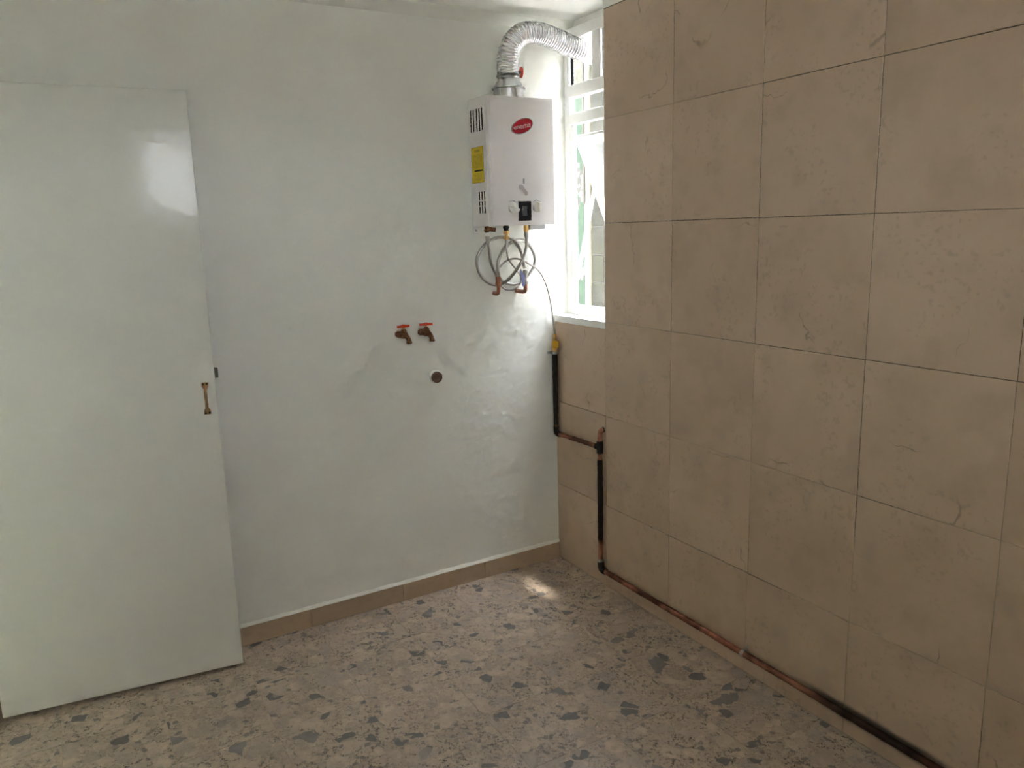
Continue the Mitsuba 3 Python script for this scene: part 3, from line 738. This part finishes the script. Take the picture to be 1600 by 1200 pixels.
# ------------------------------------------------------------------ two bib taps
def tap(dx, dz, turn, label):
    k = thing('faucet', label, 'faucet', None)
    b = np.array([-0.763 + dx, 0.0, 1.157 + dz]); dirv = np.array([0.22, -0.975, 0.0]); dirv /= np.linalg.norm(dirv)
    up = np.array([0, 0, 1.0])
    at = lambda t, z=0.0: b + dirv * t + up * z
    body = [lathe([(0, -0.003), (.0135, -0.003), (.0135, .005), (.0105, .008), (.0095, .020), (.0125, .024), (.0140, .034), (.0140, .052), (.010, .058), (0, .058)], b, dirv, 24),
            prism(6, .0135, .010, at(.012), dirv), lathe([(0, 0), (.0125, 0), (.0125, .012), (.0085, .017), (.0085, .020), (0, .020)], at(.042, .004), up, 20)]
    sp, s = spline([at(.046, -.002), at(.062, -.004), at(.073, -.014), at(.078, -.026)], .002)
    body.append(sweep(sp, np.linspace(.0100, .0088, len(sp)), 16))
    body.append(lathe([(0, 0), (.0108, 0), (.0112, .003), (.0112, .007), (.0095, .009), (0, .009)], at(.0785, -.031), up, 20))
    part(k, 'body', join(*body), 'm_old_brass', 40)
    part(k, 'stem', rod(at(.042, .020), at(.042, .032), .0036, 12), 'm_brass')
    c = at(.042, .035); h = np.array([math.cos(turn), math.sin(turn), 0.0])
    bar = trimesh.convex.convex_hull(np.array([c + h * x + np.cross(h, up) * y * w + up * z for x, w in ((-.027, .0045), (-.018, .0052), (0, .008), (.018, .0052), (.027, .0045)) for y in (-1, 1) for z in (-.0042, .0042)]))
    part(k, 'handle', join(bar, lathe([(0, 0), (.0075, 0), (.0075, .010), (.005, .013), (0, .013)], c - up * .005, up, 16)), 'm_red_handle', 30, label='red T handle')
    return k


tap(0, 0, math.radians(8), 'brass bib tap with a red handle, the one farther from the window and slightly lower')
tap(0.0995, 0.0, math.radians(-16), 'brass bib tap with a red handle, the one directly above the capped drain stub')

k = thing('drain_stub', 'round rusty capped pipe stub in the wall below the two taps', 'pipe')
dc = np.array([-0.607, 0.0, 0.9635])
part(k, 'sleeve', lathe([(0, -.004), (.0285, -.004), (.0285, .004), (.0262, .011), (.0240, .011), (.0240, .006), (0, .006)], dc, (0.05, -1, -.12), 32), 'm_white_paint')
part(k, 'plug', lathe([(0, .004), (.0240, .004), (.0240, .021), (.0215, .025), (.012, .0255), (.0095, .023), (0, .023)], dc, (0.05, -1, -.12), 32), 'm_rust', 30, label='rusty threaded plug')
put('wall_plug', lathe([(0, -.002), (.0042, -.002), (.0045, .0008), (.0025, .0012), (.0022, -.001), (0, -.001)], (-1.178, 0, 0.230), (0, -1, 0), 14), 'm_dark')
labels['wall_plug'] = {'label': 'tiny dark screw hole plug low on the white wall', 'category': 'wall plug'}

# ------------------------------------------------------------------ gas pipe along the tiled wall
PX = -0.0165
k = thing('gas_pipe', 'copper gas pipe with sooty black joints running down the corner and along the tiled wall', 'pipe')
RP = 0.0112
part(k, 'riser', rod((PX, -0.021, 0.665), (PX, -0.021, 1.010), .0118), 'm_soot')
part(k, 'short_pipe', rod((PX, -0.021, 0.640), (PX, -0.021, 0.667), .0100), 'm_copper')
pts, _ = spline([(PX, -0.021, 0.656), (PX, -0.021, 0.638), (PX, -0.0245, 0.6285), (PX, -0.034, 0.6245), (PX, -0.050, 0.6245)], .002)
part(k, 'elbow', sweep(pts, .0130, 18), 'm_soot', True)
part(k, 'cross_pipe', rod((PX, -0.040, 0.6250), (PX, -0.352, 0.6345), .0100), 'm_copper')
part(k, 'tee', join(rod((PX, -0.358, 0.608), (PX, -0.358, 0.662), .0135), rod((PX, -0.332, 0.634), (PX, -0.358, 0.6348), .0132)), 'm_soot')
pts, _ = spline([(PX, -0.358, 0.655), (PX, -0.358, 0.692), (PX + .001, -0.360, 0.704), (-0.008, -0.364, 0.711), (-0.0015, -0.366, 0.7125)], .002)
part(k, 'stub', sweep(pts, .0098, 18), 'm_new_copper', True)
part(k, 'collar', lathe([(0, 0), (.0115, 0), (.0115, .005), (0, .005)], (-0.0066, -0.3645, .7115), (1, -.1, .1), 20), 'm_soot')
part(k, 'short_pipe', rod((PX, -0.358, 0.575), (PX, -0.358, 0.612), .0100), 'm_new_copper')
part(k, 'downpipe', rod((PX, -0.358, 0.215), (PX, -0.358, 0.580), .0115), 'm_soot')
part(k, 'short_pipe', rod((PX, -0.358, 0.090), (PX, -0.358, 0.220), .0104), 'm_copper')
pts, _ = spline([(PX, -0.358, 0.112), (PX, -0.358, 0.093), (PX, -0.362, 0.080), (PX, -0.374, 0.0745), (PX, -0.392, 0.0745)], .002)
part(k, 'elbow', sweep(pts, .0135, 18), 'm_soot', True)
zl = lambda y: 0.0745 + (y + 0.38) * -0.0045
seg = np.linspace(-0.385, -3.45, 400)
part(k, 'floor_pipe', sweep(np.array([(PX, y, zl(y)) for y in seg]), np.array([.0108 + .0012 * math.exp(-((y + 1.66) / .13) ** 2) + .0004 * math.sin(y * 90) * math.exp(-((y + 1.66) / .16) ** 2) for y in seg]), 20), 'm_copper', True)


def clamp(c, axis, tabdir, r=.0128):
    c, axis, tabdir = np.array(c), np.array(axis, float), np.array(tabdir, float)
    band = lathe([(r - .0008, -.006), (r + .0012, -.006), (r + .0012, .006), (r - .0008, .006)], c, axis, 24)
    w = axis * .006; n = np.array([-1.0, 0, 0])
    foot = trimesh.convex.convex_hull(np.array([np.array([x, *(c + tabdir * t)[1:]]) + w * s for x in (-0.0025, -0.0002) for t in (r * .6, r + .016) for s in (-1, 1)]))
    screw = lathe([(0, 0), (.0046, 0), (.0036, .0025), (0, .0034)], np.array([-0.0022, *(c + tabdir * (r + .009))[1:]]), n, 12)
    return band, foot, screw


for c, a, t, m in (((PX, -1.187, zl(-1.187)), (0, -1, 0), (0, 0, 1), 'm_steel'), ((PX, -0.358, 0.118), (0, 0, 1), (0, -1, 0), 'm_steel'), ((PX, -0.021, 1.004), (0, 0, 1), (0, -1, 0), 'm_steel')):
    if c[2] > 0.9:
        band = lathe([(.0125, -.006), (.0148, -.006), (.0148, .006), (.0125, .006)], c, a, 24)
        foot = join(bevel_box(-0.045, PX - .010, -0.0035, -0.0002, c[2] - .006, c[2] + .006, .0005), bevel_box(PX - .016, PX - .008, -0.016, -0.0002, c[2] - .006, c[2] + .006, .0005))
        screw = lathe([(0, 0), (.0052, 0), (.0046, .006), (.003, .008), (0, .008)], (-0.038, -0.003, c[2]), (0, -1, 0), 12)
    else:
        band, foot, screw = clamp(c, a, t)
    ck = part(k, 'clamp', join(band, foot), m, 30, label='galvanised pipe clamp')
    put(ck + '__screw', screw, 'm_steel')
vk = part(k, 'gas_valve', join(prism(6, .0128, .012, (PX, -0.021, 1.016), (0, 0, 1)), rod((PX, -0.021, 1.008), (PX, -0.023, 1.066), .0100), lathe([(0, 0), (.0128, 0), (.0135, .010), (.0128, .020), (0, .020)], (PX, -0.022, 1.034)), prism(6, .0105, .010, (PX - .001, -0.025, 1.062), (0, 0, 1)), rod((PX, -0.022, 1.044), (PX - .012, -0.042, 1.044), .005)), 'm_brass', 30, label='brass gas valve')
put(vk + '__lever', trimesh.convex.convex_hull(np.array([np.array([PX - .010, -0.040, 1.046]) + np.array(p) for p in [(x, y, z) for x, y in ((.012, -.010), (.014, -.006), (-.010, .002), (-.008, .006)) for z in (-.018, .014)]])), 'm_yellow_handle', False, label='yellow lever')

# ------------------------------------------------------------------ outside the corner window: a yard and the neighbour's walls
NX = 2.0
put('yard', box(-30, 30, -30, 30, -0.4, -0.125), 'm_yard', False, kind='structure')
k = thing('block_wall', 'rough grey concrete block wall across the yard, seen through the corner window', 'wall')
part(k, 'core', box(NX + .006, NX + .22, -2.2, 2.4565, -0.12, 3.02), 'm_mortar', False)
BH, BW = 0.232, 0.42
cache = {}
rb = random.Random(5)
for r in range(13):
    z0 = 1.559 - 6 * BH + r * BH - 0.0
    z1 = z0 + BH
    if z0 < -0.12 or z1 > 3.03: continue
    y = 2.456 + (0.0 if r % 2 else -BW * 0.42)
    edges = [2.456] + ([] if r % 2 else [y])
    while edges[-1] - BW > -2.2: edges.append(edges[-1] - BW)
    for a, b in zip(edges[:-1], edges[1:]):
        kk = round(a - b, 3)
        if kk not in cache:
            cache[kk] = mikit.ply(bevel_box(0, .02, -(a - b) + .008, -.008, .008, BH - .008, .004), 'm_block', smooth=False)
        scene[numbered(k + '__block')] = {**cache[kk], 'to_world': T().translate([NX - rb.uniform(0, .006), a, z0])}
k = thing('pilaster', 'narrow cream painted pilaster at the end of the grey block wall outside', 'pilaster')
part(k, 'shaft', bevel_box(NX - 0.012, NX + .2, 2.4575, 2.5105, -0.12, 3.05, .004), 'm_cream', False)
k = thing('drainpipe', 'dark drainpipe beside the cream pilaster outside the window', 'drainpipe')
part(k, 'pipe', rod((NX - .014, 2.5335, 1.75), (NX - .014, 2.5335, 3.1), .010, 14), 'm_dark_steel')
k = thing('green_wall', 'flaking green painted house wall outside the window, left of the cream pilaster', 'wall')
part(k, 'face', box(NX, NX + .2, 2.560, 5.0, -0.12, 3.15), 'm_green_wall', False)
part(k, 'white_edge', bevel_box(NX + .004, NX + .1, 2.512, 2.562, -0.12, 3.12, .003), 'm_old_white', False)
k0 = 'added_sky_screen'  # unseen storey, eave and yard end walls, added to screen off skylight
put(k0, join(box(XL - 3.0, WT, YR - 1.55, 9.0, CEIL + 0.22, 8.0), box(-0.2, 0.098, WT, 9.0, -0.12, CEIL + 0.22), box(WT, 0.225, -0.8, 0.5, 2.43, CEIL + 0.22), box(WT, NX, 5.0, 5.2, -0.12, 8.0), box(WT, NX, -5.2, -5.0, -0.12, 8.0)), 'm_far_white', False, kind='structure')
# unseen hall added beyond the left doorway to cut the light coming through
put('added_hall', join(box(-3.75, XL - WT, 0.25, 0.4, -0.12, CEIL), box(-3.9, -3.75, -3.4, 0.4, -0.12, CEIL), box(-3.9, -2.85, -3.5, -3.4, -0.12, CEIL), box(-2.85, XL - WT, -3.5, -3.4, 2.25, CEIL), box(-3.9, XL - WT, -3.4, 0.4, CEIL, CEIL + 0.2), box(-3.9, XL - WT, -3.4, 0.4, -0.12, -0.004)), 'm_plaster', False, kind='structure')
k = thing('upper_house', 'white upper storey of the house behind the block wall', 'building')
part(k, 'wall', box(NX + 2.25, NX + 2.5, -5.5, 9.0, -0.12, 5.6), 'm_far_white', False)
